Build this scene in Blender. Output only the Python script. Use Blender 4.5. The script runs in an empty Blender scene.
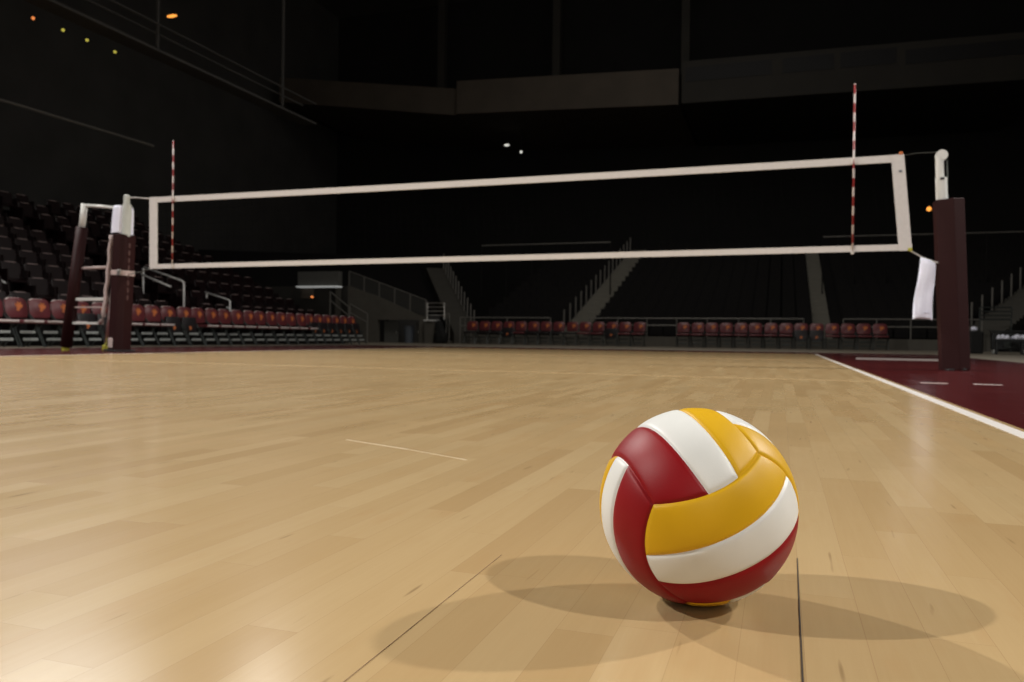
import bpy, bmesh, math, random
from mathutils import Vector, Matrix
random.seed(7)
scene = bpy.context.scene
COL = scene.collection
PI = math.pi
R_ = math.radians

# ------------------------------------------------------------------ materials
def new_mat(name):
    m = bpy.data.materials.new(name); m.use_nodes = True
    nt = m.node_tree; nt.nodes.clear()
    out = nt.nodes.new('ShaderNodeOutputMaterial')
    b = nt.nodes.new('ShaderNodeBsdfPrincipled')
    nt.links.new(b.outputs[0], out.inputs[0])
    return m, nt, b

def mat(name, color, rough=0.5, metal=0.0, var=0.15, scale=12.0, bump=0.0, bscale=200.0, spec=0.5):
    m, nt, b = new_mat(name)
    tc = nt.nodes.new('ShaderNodeTexCoord')
    n = nt.nodes.new('ShaderNodeTexNoise'); n.inputs['Scale'].default_value = scale
    n.inputs['Detail'].default_value = 3
    nt.links.new(tc.outputs['Object'], n.inputs['Vector'])
    mx = nt.nodes.new('ShaderNodeMix'); mx.data_type = 'RGBA'
    mx.inputs[6].default_value = (*[c * (1 - var) for c in color], 1)
    mx.inputs[7].default_value = (*[min(1, c * (1 + var)) for c in color], 1)
    nt.links.new(n.outputs['Fac'], mx.inputs[0])
    nt.links.new(mx.outputs[2], b.inputs['Base Color'])
    b.inputs['Roughness'].default_value = rough
    b.inputs['Metallic'].default_value = metal
    b.inputs['Specular IOR Level'].default_value = spec
    if bump > 0:
        n2 = nt.nodes.new('ShaderNodeTexNoise'); n2.inputs['Scale'].default_value = bscale
        nt.links.new(tc.outputs['Object'], n2.inputs['Vector'])
        bp = nt.nodes.new('ShaderNodeBump'); bp.inputs['Strength'].default_value = bump
        bp.inputs['Distance'].default_value = 0.002
        nt.links.new(n2.outputs['Fac'], bp.inputs['Height'])
        nt.links.new(bp.outputs[0], b.inputs['Normal'])
    return m

def emit(name, color, strength):
    m, nt, b = new_mat(name)
    b.inputs['Base Color'].default_value = (*color, 1)
    b.inputs['Emission Color'].default_value = (*color, 1)
    b.inputs['Emission Strength'].default_value = strength
    return m

class NB:
    """small node helper"""
    def __init__(s, nt): s.nt = nt
    def m(s, op, a, b=None, c=None):
        n = s.nt.nodes.new('ShaderNodeMath'); n.operation = op
        for i, v in enumerate((a, b, c)):
            if v is None: continue
            if isinstance(v, (int, float)): n.inputs[i].default_value = v
            else: s.nt.links.new(v, n.inputs[i])
        return n.outputs[0]
    def comb(s, x, y, z):
        n = s.nt.nodes.new('ShaderNodeCombineXYZ')
        for i, v in enumerate((x, y, z)):
            if isinstance(v, (int, float)): n.inputs[i].default_value = v
            else: s.nt.links.new(v, n.inputs[i])
        return n.outputs[0]
    def wn(s, v):
        n = s.nt.nodes.new('ShaderNodeTexWhiteNoise'); n.noise_dimensions = '3D'
        s.nt.links.new(v, n.inputs['Vector']); return n
    def noise(s, v, scale, detail=2.0, rough=0.5):
        n = s.nt.nodes.new('ShaderNodeTexNoise')
        n.inputs['Scale'].default_value = scale; n.inputs['Detail'].default_value = detail
        n.inputs['Roughness'].default_value = rough
        s.nt.links.new(v, n.inputs['Vector']); return n.outputs['Fac']
    def ramp(s, f, stops):
        n = s.nt.nodes.new('ShaderNodeValToRGB'); cr = n.color_ramp
        while len(cr.elements) < len(stops): cr.elements.new(0.5)
        for e, (p, c) in zip(cr.elements, stops):
            e.position = p; e.color = (*c, 1)
        s.nt.links.new(f, n.inputs[0]); return n.outputs['Color']
    def mix(s, f, a, b, mode='MIX'):
        n = s.nt.nodes.new('ShaderNodeMix'); n.data_type = 'RGBA'; n.blend_type = mode
        for i, v in ((0, f), (6, a), (7, b)):
            if isinstance(v, (int, float)): n.inputs[i].default_value = v
            elif isinstance(v, tuple): n.inputs[i].default_value = (*v, 1)
            else: s.nt.links.new(v, n.inputs[i])
        return n.outputs[2]

def plank_mat(name, paint=None):
    """hardwood court strips running along world Y; paint = solid court paint over the same strips"""
    m, nt, b = new_mat(name); k = NB(nt)
    tc = nt.nodes.new('ShaderNodeTexCoord')
    sp = nt.nodes.new('ShaderNodeSeparateXYZ'); nt.links.new(tc.outputs['Object'], sp.inputs[0])
    X, Y = sp.outputs[0], sp.outputs[1]
    W = 0.0572
    u = k.m('DIVIDE', k.m('ADD', X, 0.0265), W)
    row = k.m('FLOOR', u); fu = k.m('FRACT', u)
    rw = k.wn(k.comb(row, 3.7, 1.1))
    rs = nt.nodes.new('ShaderNodeSeparateColor'); nt.links.new(rw.outputs['Color'], rs.inputs[0])
    L = k.m('MULTIPLY_ADD', rs.outputs[1], 0.35, 0.42)
    v = k.m('ADD', k.m('DIVIDE', Y, L), k.m('MULTIPLY', rs.outputs[0], 9.0))
    pid = k.m('FLOOR', v); fv = k.m('FRACT', v)
    pw = k.wn(k.comb(row, pid, 5.3))
    ps = nt.nodes.new('ShaderNodeSeparateColor'); nt.links.new(pw.outputs['Color'], ps.inputs[0])
    # distance to strip edges, in metres
    eu = k.m('MULTIPLY', k.m('MINIMUM', fu, k.m('SUBTRACT', 1.0, fu)), W)
    ev = k.m('MULTIPLY', k.m('MINIMUM', fv, k.m('SUBTRACT', 1.0, fv)), L)
    e = k.m('MINIMUM', eu, ev)
    gap = k.m('SUBTRACT', 1.0, k.m('SMOOTHSTEP', e, 0.0001, 0.0007)) if False else k.m('LESS_THAN', e, 0.00035)
    # grain
    g1 = k.noise(k.comb(k.m('MULTIPLY_ADD', X, 60.0, k.m('MULTIPLY', ps.outputs[0], 40)), k.m('MULTIPLY', Y, 3.0), k.m('MULTIPLY', pid, 7.0)), 1.0, 4.0, 0.6)
    g2 = k.noise(k.comb(k.m('MULTIPLY', X, 260.0), k.m('MULTIPLY', Y, 9.0), row), 1.0, 2.0)
    blot = k.noise(k.comb(k.m('MULTIPLY', X, 22.0), k.m('MULTIPLY', Y, 6.0), k.m('MULTIPLY', ps.outputs[2], 30.0)), 1.0, 3.0)
    knot = k.noise(k.comb(k.m('MULTIPLY', X, 75.0), k.m('MULTIPLY', Y, 8.0), k.m('MULTIPLY', row, 3.1)), 1.0, 1.0)
    if paint is None:
        base = k.ramp(ps.outputs[0], [(0.0, (0.42, 0.285, 0.136)), (0.3, (0.464, 0.326, 0.161)), (0.6, (0.483, 0.346, 0.176)), (0.85, (0.506, 0.372, 0.195)), (1.0, (0.443, 0.306, 0.147))])
        c = k.mix(k.m('MULTIPLY', k.m('SUBTRACT', 1.0, g1), 0.38), base, (0.36, 0.225, 0.10))
        c = k.mix(k.m('MULTIPLY', g2, 0.20), c, (0.31, 0.195, 0.085))
        c = k.mix(k.m('MULTIPLY', k.m('GREATER_THAN', blot, 0.60), k.m('MULTIPLY', k.m('SUBTRACT', blot, 0.60), 1.6)), c, (0.40, 0.235, 0.10))
        kn = k.m('MULTIPLY', k.m('MAXIMUM', k.m('SUBTRACT', knot, 0.735), 0.0), 6.0)
        c = k.mix(k.m('MINIMUM', kn, 0.55), c, (0.16, 0.09, 0.04))
        c = k.mix(k.m('MULTIPLY', gap, 0.42), c, (0.27, 0.16, 0.08))
    else:
        c = k.mix(k.m('MULTIPLY', ps.outputs[0], 0.35), paint, tuple(x * 0.8 for x in paint))
        c = k.mix(k.m('MULTIPLY', gap, 0.4), c, tuple(x * 0.4 for x in paint))
    nt.links.new(c, b.inputs['Base Color'])
    sm = k.noise(k.comb(X, Y, 0.0), 3.0, 4.0, 0.6)
    rg = k.m('MULTIPLY_ADD', sm, 0.09, 0.155 if paint is None else 0.14)
    rg = k.m('MULTIPLY_ADD', ps.outputs[1], 0.03, rg)
    nt.links.new(rg, b.inputs['Roughness'])
    b.inputs['Specular IOR Level'].default_value = 0.5
    hgt = k.m('ADD', k.m('MULTIPLY', k.m('SUBTRACT', 1.0, gap), 0.6), k.m('MULTIPLY', k.noise(k.comb(k.m('MULTIPLY', X, 30.0), k.m('MULTIPLY', Y, 5.0), 0.0), 1.0), 0.8))
    bp = nt.nodes.new('ShaderNodeBump'); bp.inputs['Strength'].default_value = 0.12; bp.inputs['Distance'].default_value = 0.0012
    nt.links.new(hgt, bp.inputs['Height']); nt.links.new(bp.outputs[0], b.inputs['Normal'])
    return m

M = {}
M['maple'] = plank_mat('maple_court')
M['maroon_floor'] = plank_mat('maroon_court_paint', (0.072, 0.008, 0.009))
M['concrete_floor'] = mat('concrete_floor', (0.27, 0.235, 0.185), 0.5, var=0.2, scale=3, bump=0.1, bscale=60)
M['line'] = mat('white_line_paint', (0.74, 0.70, 0.66), 0.3, var=0.08, scale=25)
M['floor_patch'] = mat('grey_white_patch', (0.40, 0.34, 0.32), 0.35, var=0.1, scale=25)
M['pale_line'] = mat('pale_line_paint', (0.53, 0.38, 0.205), 0.3, var=0.12, scale=25)
M['scuff'] = mat('pale_scuff', (0.74, 0.62, 0.46), 0.4, var=0.2, scale=60)
M['seam_soft'] = mat('soft_seam', (0.25, 0.16, 0.08), 0.7, var=0.5, scale=20)
M['seam'] = mat('dark_seam', (0.035, 0.022, 0.013), 0.8, var=0.3, scale=60)
def leather(name, c, rough=0.44, spec=0.4):
    return mat(name, c, rough, var=0.05, scale=30, bump=0.10, bscale=900, spec=spec)
M['b_red'] = leather('red_ball_leather', (0.225, 0.003, 0.006), 0.46, 0.2)
M['b_white'] = leather('white_ball_leather', (0.68, 0.68, 0.65))
M['b_yellow'] = leather('yellow_ball_leather', (0.61, 0.345, 0.003), 0.46, 0.30)
M['tape'] = mat('white_net_canvas', (0.62, 0.59, 0.57), 0.7, var=0.08, scale=30, bump=0.2, bscale=300)
M['cord'] = mat('black_net_cord', (0.003, 0.003, 0.003), 1.0, var=0.2, spec=0.0)
M['rope'] = mat('grey_rope', (0.42, 0.39, 0.37), 0.7, var=0.2, scale=80)
M['rope_dim'] = mat('dull_pink_rope', (0.10, 0.052, 0.048), 0.8, var=0.3, scale=40)
M['wire'] = mat('thin_steel_wire', (0.10, 0.11, 0.10), 0.4, 0.6, var=0.2)
M['pad'] = mat('maroon_vinyl_pad', (0.024, 0.0062, 0.0064), 0.55, var=0.12, scale=6, bump=0.15, bscale=40, spec=0.15)
M['pole'] = mat('white_pole_paint', (0.66, 0.66, 0.63), 0.35, var=0.06)
M['pale_pole'] = mat('pale_grey_pole_paint', (0.52, 0.545, 0.51), 0.35, var=0.06)
M['towel'] = mat('white_terry', (0.82, 0.83, 0.97), 0.95, var=0.06, scale=40, bump=0.8, bscale=400, spec=0.1)
M['steel'] = mat('brushed_steel', (0.58, 0.57, 0.55), 0.32, 0.9, var=0.1, scale=20)
M['bright_steel'] = mat('polished_steel', (0.95, 0.95, 0.93), 0.3, 0.0, var=0.1, scale=20)
M['dull_rail'] = mat('dull_rail', (0.22, 0.21, 0.19), 0.5, 0.3, var=0.15)
M['black'] = mat('black_plastic', (0.010, 0.011, 0.012), 0.5, var=0.2)
M['black_cloth'] = mat('black_cloth', (0.010, 0.010, 0.010), 0.9, var=0.3, bump=0.3, bscale=80)
M['chair_maroon'] = mat('maroon_vinyl_chair', (0.16, 0.036, 0.042), 0.34, var=0.15, scale=15)
M['chair_dark'] = mat('dark_vinyl_chair', (0.020, 0.016, 0.018), 0.40, var=0.2, scale=15)
M['chair_glare'] = mat('painted_chair_glare', (0.66, 0.58, 0.56), 0.35, var=0.15, scale=15)  # glare on the chair vinyl put into a pale colour
M['emblem'] = mat('orange_emblem', (0.62, 0.18, 0.05), 0.6, var=0.4, scale=14)
M['chair_leg'] = mat('dark_green_grey_metal', (0.05, 0.058, 0.056), 0.4, 0.4, var=0.2)
M['chair_bar'] = mat('grey_metal_bar', (0.46, 0.49, 0.48), 0.35, 0.3, var=0.2)
M['seat'] = mat('stadium_seat_maroon', (0.010, 0.0035, 0.004), 0.35, var=0.2, scale=8)
M['seat_glint'] = mat('stadium_seat_glint', (0.34, 0.26, 0.25), 0.3, var=0.2, scale=8)
M['concrete'] = mat('stand_concrete', (0.112, 0.104, 0.088), 0.85, var=0.2, scale=3, bump=0.2, bscale=30)
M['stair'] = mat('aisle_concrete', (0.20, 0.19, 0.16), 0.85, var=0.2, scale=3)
M['stair_dim'] = mat('dim_aisle_concrete', (0.085, 0.08, 0.068), 0.85, var=0.2, scale=3)  # copy of the aisle concrete with the gloom mixed into its colour
M['concrete_dark'] = mat('dark_concrete', (0.045, 0.042, 0.038), 0.85, var=0.25, scale=2)
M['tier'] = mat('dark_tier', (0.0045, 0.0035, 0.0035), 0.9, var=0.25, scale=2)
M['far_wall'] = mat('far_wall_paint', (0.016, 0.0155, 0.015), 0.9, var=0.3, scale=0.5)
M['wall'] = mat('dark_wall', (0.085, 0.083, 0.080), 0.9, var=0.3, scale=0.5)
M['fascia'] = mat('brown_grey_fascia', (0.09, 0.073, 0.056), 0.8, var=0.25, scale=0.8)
M['fascia_dim'] = mat('dim_brown_fascia', (0.030, 0.027, 0.022), 0.8, var=0.25, scale=0.8)  # same fascia, its dimness put into a darker colour
M['glass'] = mat('dark_box_window', (0.008, 0.008, 0.009), 0.7, var=0.2)
M['mesh_panel'] = mat('smoked_guard_panel', (0.05, 0.05, 0.046), 0.6, var=0.2)
M['blue_grey'] = mat('blue_grey_plastic', (0.13, 0.15, 0.18), 0.5, var=0.15)
M['door'] = mat('grey_door_paint', (0.13, 0.13, 0.12), 0.6, var=0.15)
M['yellow'] = mat('yellow_rubber', (0.42, 0.40, 0.04), 0.6, var=0.1)
M['strap'] = mat('off_white_strap', (0.50, 0.40, 0.38), 0.7, var=0.3, scale=30)
M['lamp_housing'] = mat('black_lamp_housing', (0.015, 0.015, 0.015), 0.6)
M['amber'] = emit('amber_lamp', (1.0, 0.36, 0.06), 1.4)
M['orange_glow'] = emit('orange_lamp', (1.0, 0.30, 0.08), 0.85)
M['yellowglow'] = emit('yellow_lamp', (0.85, 0.75, 0.12), 0.5)
M['whiteglow'] = emit('white_lamp', (0.95, 0.95, 0.85), 0.8)
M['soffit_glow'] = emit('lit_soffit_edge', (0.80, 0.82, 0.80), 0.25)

# antenna stripes: red and white bands every 10 cm along Z
def antenna_mat():
    m, nt, b = new_mat('striped_antenna'); k = NB(nt)
    tc = nt.nodes.new('ShaderNodeTexCoord'); sp = nt.nodes.new('ShaderNodeSeparateXYZ')
    nt.links.new(tc.outputs['Object'], sp.inputs[0])
    s = k.m('GREATER_THAN', k.m('FRACT', k.m('DIVIDE', sp.outputs[2], 0.2)), 0.5)
    nz = k.noise(tc.outputs['Object'], 40.0)
    r = k.mix(nz, (0.19, 0.010, 0.012), (0.25, 0.014, 0.014))
    nt.links.new(k.mix(s, (0.56, 0.51, 0.48), r), b.inputs['Base Color'])
    b.inputs['Roughness'].default_value = 0.35
    return m
M['antenna'] = antenna_mat()

# ------------------------------------------------------------------ mesh helpers
class MB:
    def __init__(s): s.bm = bmesh.new()
    def box(s, c, size, rot=None, bev=0.0, seg=2):
        r = bmesh.ops.create_cube(s.bm, size=1.0)
        vs = r['verts']
        mtx = Matrix.Translation(Vector(c)) @ (rot.to_4x4() if rot else Matrix()) @ Matrix.Diagonal((*size, 1))
        bmesh.ops.transform(s.bm, matrix=mtx, verts=vs)
        if bev > 0:
            es = list({e for v in vs for e in v.link_edges})
            bmesh.ops.bevel(s.bm, geom=es, offset=bev, segments=seg, affect='EDGES', profile=0.5)
        return s
    def tube(s, pts, r, n=10, cap=True, r2=None):
        pts = [Vector(p) for p in pts]; rings = []
        for i, p in enumerate(pts):
            a = pts[max(i - 1, 0)]; c = pts[min(i + 1, len(pts) - 1)]
            d = (c - a).normalized()
            ref = Vector((0, 0, 1)) if abs(d.z) < 0.9 else Vector((1, 0, 0))
            x = d.cross(ref).normalized(); y = d.cross(x).normalized()
            rr = r if r2 is None else r + (r2 - r) * i / (len(pts) - 1)
            rings.append([s.bm.verts.new(p + (x * math.cos(2 * PI * j / n) + y * math.sin(2 * PI * j / n)) * rr) for j in range(n)])
        for A, B in zip(rings, rings[1:]):
            for j in range(n): s.bm.faces.new((A[j], A[(j + 1) % n], B[(j + 1) % n], B[j]))
        if cap:
            s.bm.faces.new(rings[0][::-1]); s.bm.faces.new(rings[-1])
        return s
    def poly(s, pts): 
        s.bm.faces.new([s.bm.verts.new(p) for p in pts]); return s
    def prism(s, pts, vec, bev=0.0):
        vec = Vector(vec)
        A = [s.bm.verts.new(Vector(p)) for p in pts]; B = [s.bm.verts.new(Vector(p) + vec) for p in pts]
        n = len(A); fs = [s.bm.faces.new(A[::-1]), s.bm.faces.new(B)]
        for j in range(n): fs.append(s.bm.faces.new((A[j], A[(j + 1) % n], B[(j + 1) % n], B[j])))
        if bev > 0:
            es = list({e for f in fs for e in f.edges})
            bmesh.ops.bevel(s.bm, geom=es, offset=bev, segments=2, affect='EDGES', profile=0.5)
        return s
    def ball(s, c, r, sc=(1, 1, 1), u=16, v=10):
        q = bmesh.ops.create_uvsphere(s.bm, u_segments=u, v_segments=v, radius=r)
        bmesh.ops.transform(s.bm, matrix=Matrix.Translation(Vector(c)) @ Matrix.Diagonal((*sc, 1)), verts=q['verts'])
        return s
    def build(s, name, m, parent=None, loc=None, smooth=False, label=None):
        bmesh.ops.recalc_face_normals(s.bm, faces=s.bm.faces[:])
        me = bpy.data.meshes.new(name); s.bm.to_mesh(me); s.bm.free()
        for mm in (m if isinstance(m, (list, tuple)) else [m]): me.materials.append(mm)
        if smooth:
            me.polygons.foreach_set('use_smooth', [True] * len(me.polygons))
        o = bpy.data.objects.new(name, me); COL.objects.link(o)
        if parent: o.parent = parent
        if loc: o.location = loc
        if label: o['label'] = label
        return o

def tag(o, label=None, cat=None, group=None, kind=None):
    if label: o['label'] = label
    if cat: o['category'] = cat
    if group: o['group'] = group
    if kind: o['kind'] = kind
    return o
def thing(name, label, cat, loc=(0, 0, 0), rz=0.0, group=None):
    o = bpy.data.objects.new(name, None); COL.objects.link(o)
    o.empty_display_size = 0.1
    o.location = loc; o.rotation_euler = (0, 0, rz)
    return tag(o, label, cat, group)
def dup(root, loc, rz=0.0, label=None, group=None):
    r = root.copy(); COL.objects.link(r); r.location = loc; r.rotation_euler = (0, 0, rz)
    if label: r['label'] = label
    if group: r['group'] = group
    for ch in list(root.children):
        c = ch.copy(); COL.objects.link(c); c.parent = r
        for g in list(ch.children):
            d = g.copy(); COL.objects.link(d); d.parent = c
    return r
def struct(mb, name, m, smooth=False):
    return tag(mb.build(name, m, smooth=smooth), kind='structure')
ORD = 'first second third fourth fifth sixth seventh eighth ninth tenth eleventh twelfth thirteenth fourteenth fifteenth sixteenth seventeenth eighteenth nineteenth twentieth twenty-first twenty-second twenty-third twenty-fourth twenty-fifth twenty-sixth twenty-seventh twenty-eighth twenty-ninth thirtieth'.split()

# ------------------------------------------------------------------ floor and court markings
def build_floor():
    bm = bmesh.new()
    xs = [-26, -8.2, -4.55, 4.55, 7.2, 20]
    ys = [-22, -11.5, -9.6, 9.05, 11.6, 42]
    grid = [[bm.verts.new((x, y, 0)) for x in xs] for y in ys]
    for j in range(5):
        for i in range(5):
            f = bm.faces.new((grid[j][i], grid[j][i + 1], grid[j + 1][i + 1], grid[j + 1][i]))
            if i == 2 and j == 2: f.material_index = 0
            elif 1 <= i <= 3 and 1 <= j <= 3: f.material_index = 1
            else: f.material_index = 2
    me = bpy.data.meshes.new('floor'); bm.to_mesh(me); bm.free()
    for m in ('maple', 'maroon_floor', 'concrete_floor'): me.materials.append(M[m])
    o = bpy.data.objects.new('floor', me); COL.objects.link(o); tag(o, kind='structure')
build_floor()
TR = [0]
def trim(x0, x1, y0, y1, m, z=0.0012):
    TR[0] += 1
    return struct(MB().box(((x0 + x1) / 2, (y0 + y1) / 2, z / 2), (x1 - x0, y1 - y0, z)), 'trim_%d' % TR[0], M[m])
trim(4.475, 4.525, -9.0, 9.0, 'line')          # side line
trim(-4.525, -4.475, -9.0, 9.0, 'line')
trim(-4.475, 4.475, 8.95, 9.0, 'pale_line')    # end line
trim(-4.475, 4.475, -3.05, -3.0, 'pale_line')  # attack lines
trim(-4.475, 4.475, 3.0, 3.05, 'pale_line')
for x in (4.72, 5.05): trim(x, x + 0.17, -3.05, -3.0, 'line')
trim(5.0, 7.0, 8.95, 9.0, 'line')
struct(MB().prism([(5.053, 6.018, 0), (6.374, 5.975, 0), (6.096, 4.342, 0), (4.926, 4.482, 0)], (0, 0, .0012)), 'trim_30', M['floor_patch'])  # flat grey-white patch on the maroon border, outside the side line
def mark(p, q, w, m, z=0.0008):
    TR[0] += 1
    p = Vector((*p, 0)); q = Vector((*q, 0)); d = (q - p); n = Vector((-d.y, d.x, 0)).normalized() * w / 2
    return struct(MB().prism([p + n * .4, p - n * .4, q - n, q + n], (0, 0, z)), 'trim_%d' % TR[0], M[m])
mark((3.806, -8.135), (3.800, -8.9), 0.0022, 'seam')      # open joint right of the ball
mark((3.440, -8.26), (3.450, -8.95), 0.0006, 'seam_soft')
mark((2.666, -7.338), (2.90, -7.437), 0.004, 'scuff')     # pale scuff across the boards
mark((2.90, -7.437), (3.10, -7.538), 0.0018, 'scuff')

# ------------------------------------------------------------------ the volleyball
def volleyball(center, rotm):
    Rr = 0.105
    root = thing('volleyball', 'red, white and yellow panelled leather volleyball resting on the maple floor', 'ball', (center[0], center[1], 0))
    faces = [  # normal, strip direction (a), across (b), colours from b=-1 to b=+1
        ((0, 0, 1), (1, 0, 0), (0, 1, 0), 'rwy'), ((1, 0, 0), (0, 1, 0), (0, 0, 1), 'rwy'), ((0, -1, 0), (0, 0, 1), (1, 0, 0), 'ywr'),
        ((0, 1, 0), (0, 0, 1), (1, 0, 0), 'rwy'), ((0, 0, -1), (1, 0, 0), (0, 1, 0), 'ywr'), ((-1, 0, 0), (0, 1, 0), (0, 0, 1), 'ywr')]
    q = PI / 4; SH = 0.17
    def DL(na, nb):      # how far the strip ends of face na bow into the long side of face nb
        return .05 if (na.z < -.5 and nb.x > .5) else .185
    names = dict(r='red panel', w='white panel', y='yellow panel')
    mats = dict(r='b_red', w='b_white', y='b_yellow')
    NA, NBb = 44, 16
    def warp(t, n, edge=0.07):   # denser samples close to the panel's edges
        s = t / n
        return s - 0.13 * math.sin(2 * PI * s)
    for n_, a_, b_, cols in faces:
        n_, a_, b_ = Vector(n_), Vector(a_), Vector(b_)
        for k in range(3):
            def line(idx, a, n_=n_, a_=a_, b_=b_):
                # strip boundaries slant: the outer strip widens at one end
                if idx in (0, 3): return -1 + 2 * idx / 3
                sb = -1 if idx == 1 else 1
                for sa in (-1, 1):
                    c = n_ + a_ * sa + b_ * sb
                    if (c - Vector((1, -1, 1))).length < .1: return sb * (1 / 3 - SH * max(0, (1 + sa * a) / 2) ** 1.6)
                if n_.z > .5 and idx == 2: return 1 / 3 + .09 * (1 - a) / 2 + .03
                return sb / 3
            bm = bmesh.new(); g = []
            for i in range(NA + 1):
                rowv = []
                a = -1 + 2 * warp(i, NA)
                b0, b1 = line(k, a), line(k + 1, a)
                for j in range(NBb + 1):
                    b = b0 + (b1 - b0) * warp(j, NBb)
                    dl = DL(n_, a_ * math.copysign(1, a)); db = DL(b_ * math.copysign(1, b), n_)
                    Xe = math.tan(q + dl * (1 - b * b))
                    x = math.tan(a * (q + dl * (1 - b * b)))
                    y = math.tan(b * (q - db * (1 - a * a))) * (1 + (Xe - 1) * a * a)
                    v = rotm @ (n_ + a_ * x + b_ * y).normalized()
                    d = min((1 - abs(a)) * q, (b - b0) * q, (b1 - b) * q) * Rr
                    rad = Rr * (1 - 0.016 * math.exp(-(d / 0.0021) ** 2) - 0.004 * math.exp(-(d / 0.006) ** 2))
                    rowv.append(bm.verts.new(v * rad + Vector((0, 0, Rr))))
                g.append(rowv)
            for i in range(NA):
                for j in range(NBb):
                    bm.faces.new((g[i][j], g[i + 1][j], g[i + 1][j + 1], g[i][j + 1]))
            mb = MB(); mb.bm.free(); mb.bm = bm
            c = cols[k]
            o = mb.build('panel', M[mats[c]], root, smooth=True, label=names[c])
            # make normals point outwards
            me = o.data; p0 = me.polygons[len(me.polygons) // 2]
            if p0.normal.dot(p0.center - Vector((0, 0, Rr))) < 0: me.flip_normals()
    return root
BALL = (3.6975, -8.355)
BROT = Matrix(((0.5248979262768609, 0.8106574002253225, -0.25945470982460955), (-0.8277897657472285, 0.4152415249997532, -0.37727785469071484), (-0.19810671547022235, 0.41280631702506776, 0.8890133148101886)))
volleyball(BALL, BROT)

# ------------------------------------------------------------------ net, antennas, posts
net = thing('volleyball_net', 'black mesh volleyball net framed by white canvas tapes, stretched between two padded posts', 'net', (0, 0, 0))
TL0, TL1 = Vector((-4.93, 0, 2.252)), Vector((-4.915, 0, 1.213))    # outer corners, referee side
TR0, TR1 = Vector((4.988, 0, 2.262)), Vector((5.078, 0, 1.246))
def lerp(a, b, t): return a + (b - a) * t
def sag(p, t, s): return p - Vector((0, 0, s * 4 * t * (1 - t)))
def tape_strip(A, B, h0, h1, s, n=24, th=0.006):
    mb = MB(); ring = []
    for i in range(n + 1):
        t = i / n; p = sag(lerp(A, B, t), t, s); h = lerp(h0, h1, t)
        ring.append([mb.bm.verts.new(p + Vector((0, y, 0)) + (h if k else Vector())) for y, k in ((-th, 0), (th, 0), (th, 1), (-th, 1))])
    for a, b in zip(ring, ring[1:]):
        for j in range(4): mb.bm.faces.new((a[j], a[(j + 1) % 4], b[(j + 1) % 4], b[j]))
    mb.bm.faces.new(ring[0][::-1]); mb.bm.faces.new(ring[-1])
    return mb
tape_strip(TL0, TR0, Vector((0, 0, -.078)), Vector((0, 0, -.078)), 0.012).build('top_tape', M['tape'], net)
tape_strip(TL1 + Vector((0, 0, .066)), TR1 + Vector((0, 0, .070)), Vector((0, 0, -.066)), Vector((0, 0, -.066)), 0.004).build('bottom_tape', M['tape'], net)
tape_strip(TL0 + Vector((0, -.004, 0)), TL1 + Vector((0, -.004, 0)), Vector((.135, 0, 0)), Vector((.135, 0, 0)), 0, 8, .008).build('side_tape', M['tape'], net)
tape_strip(TR0 + Vector((0, -.004, 0)), TR1 + Vector((0, -.004, 0)), Vector((-.125, 0, 0)), Vector((-.125, 0, 0)), 0, 8, .008).build('side_tape', M['tape'], net)
mb = MB()
nv = 96
for i in range(1, nv):
    t = i / nv
    a = sag(lerp(TL0, TR0, t), t, .012) - Vector((0, 0, .07)); b = sag(lerp(TL1, TR1, t), t, .004) + Vector((0, 0, .06))
    mb.tube([a, b], 0.0009, 4, cap=False)
for j in range(1, 10):
    t = j / 10
    mb.tube([lerp(TL0, TL1, t) + Vector((.05, 0, 0)), lerp(TR0, TR1, t) - Vector((.05, 0, 0))], 0.0009, 4, cap=False)
mb.build('netting', M['cord'], net)
for z in (2.10, 1.40):
    pass
RP = Vector((5.49, 0.02, 0)); LP = Vector((-5.515, 0.05, 0))
MB().tube([TR0 + Vector((-.02, 0, -.012)), (5.12, 0, 2.268), (5.352, .0, 2.262)], .004, 6).build('top_cable', M['wire'], net)
MB().tube([TL0 + Vector((.02, 0, -.02)), (-5.2, 0, 2.262), (-5.40, .02, 2.268)], .010, 6).build('top_cable', M['rope'], net, label='pale grey cable between the tape and the post')
MB().tube([TR1 + Vector((-.03, 0, .01)), (5.17, -.045, 1.168), (5.31, -.085, 1.105)], .008, 6).build('bottom_rope', M['rope'], net)
MB().tube([TL1 + Vector((.02, 0, .01)), (-5.06, 0, 1.175), (-5.28, .0, 1.14)], .007, 6).build('bottom_rope', M['wire'], net)
MB().box(TR0 + Vector((-.03, -.012, .012)), (.035, .012, .03), bev=.004).build('corner_tab', M['orange_tab'] if 'orange_tab' in M else M['emblem'], net, label='small orange tab')
MB().box(TR1 + Vector((-.02, -.014, .012)), (.04, .012, .035), bev=.004).build('corner_tab', M['yellow'], net, label='small yellow tab')
MB().box(Vector((4.955, -.017, 2.085)), (.03, .003, .022)).build('maker_tag', M['blue_grey'], net)

def antenna(x, label):
    root = thing('net_antenna', label, 'antenna', (x, -.02, 0))
    mb = MB().tube([(0, 0, 0), (0, 0, 1.80)], .0105, 10)
    mb.ball((0, 0, 1.80), .012, u=10, v=6)
    mb.build('rod', M['antenna'], root, loc=(0, 0, 1.235), smooth=True)
    MB().box((0, .004, 2.215), (.05, .026, .05), bev=.005).build('clamp', M['tape'], root)
    MB().box((0, .004, 1.245), (.035, .026, .05), bev=.005).build('clamp', M['tape'], root)
    return root
antenna(4.5, 'red and white striped antenna on the net near the free-standing padded post')
antenna(-4.5, 'red and white striped antenna on the net near the referee stand')

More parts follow.
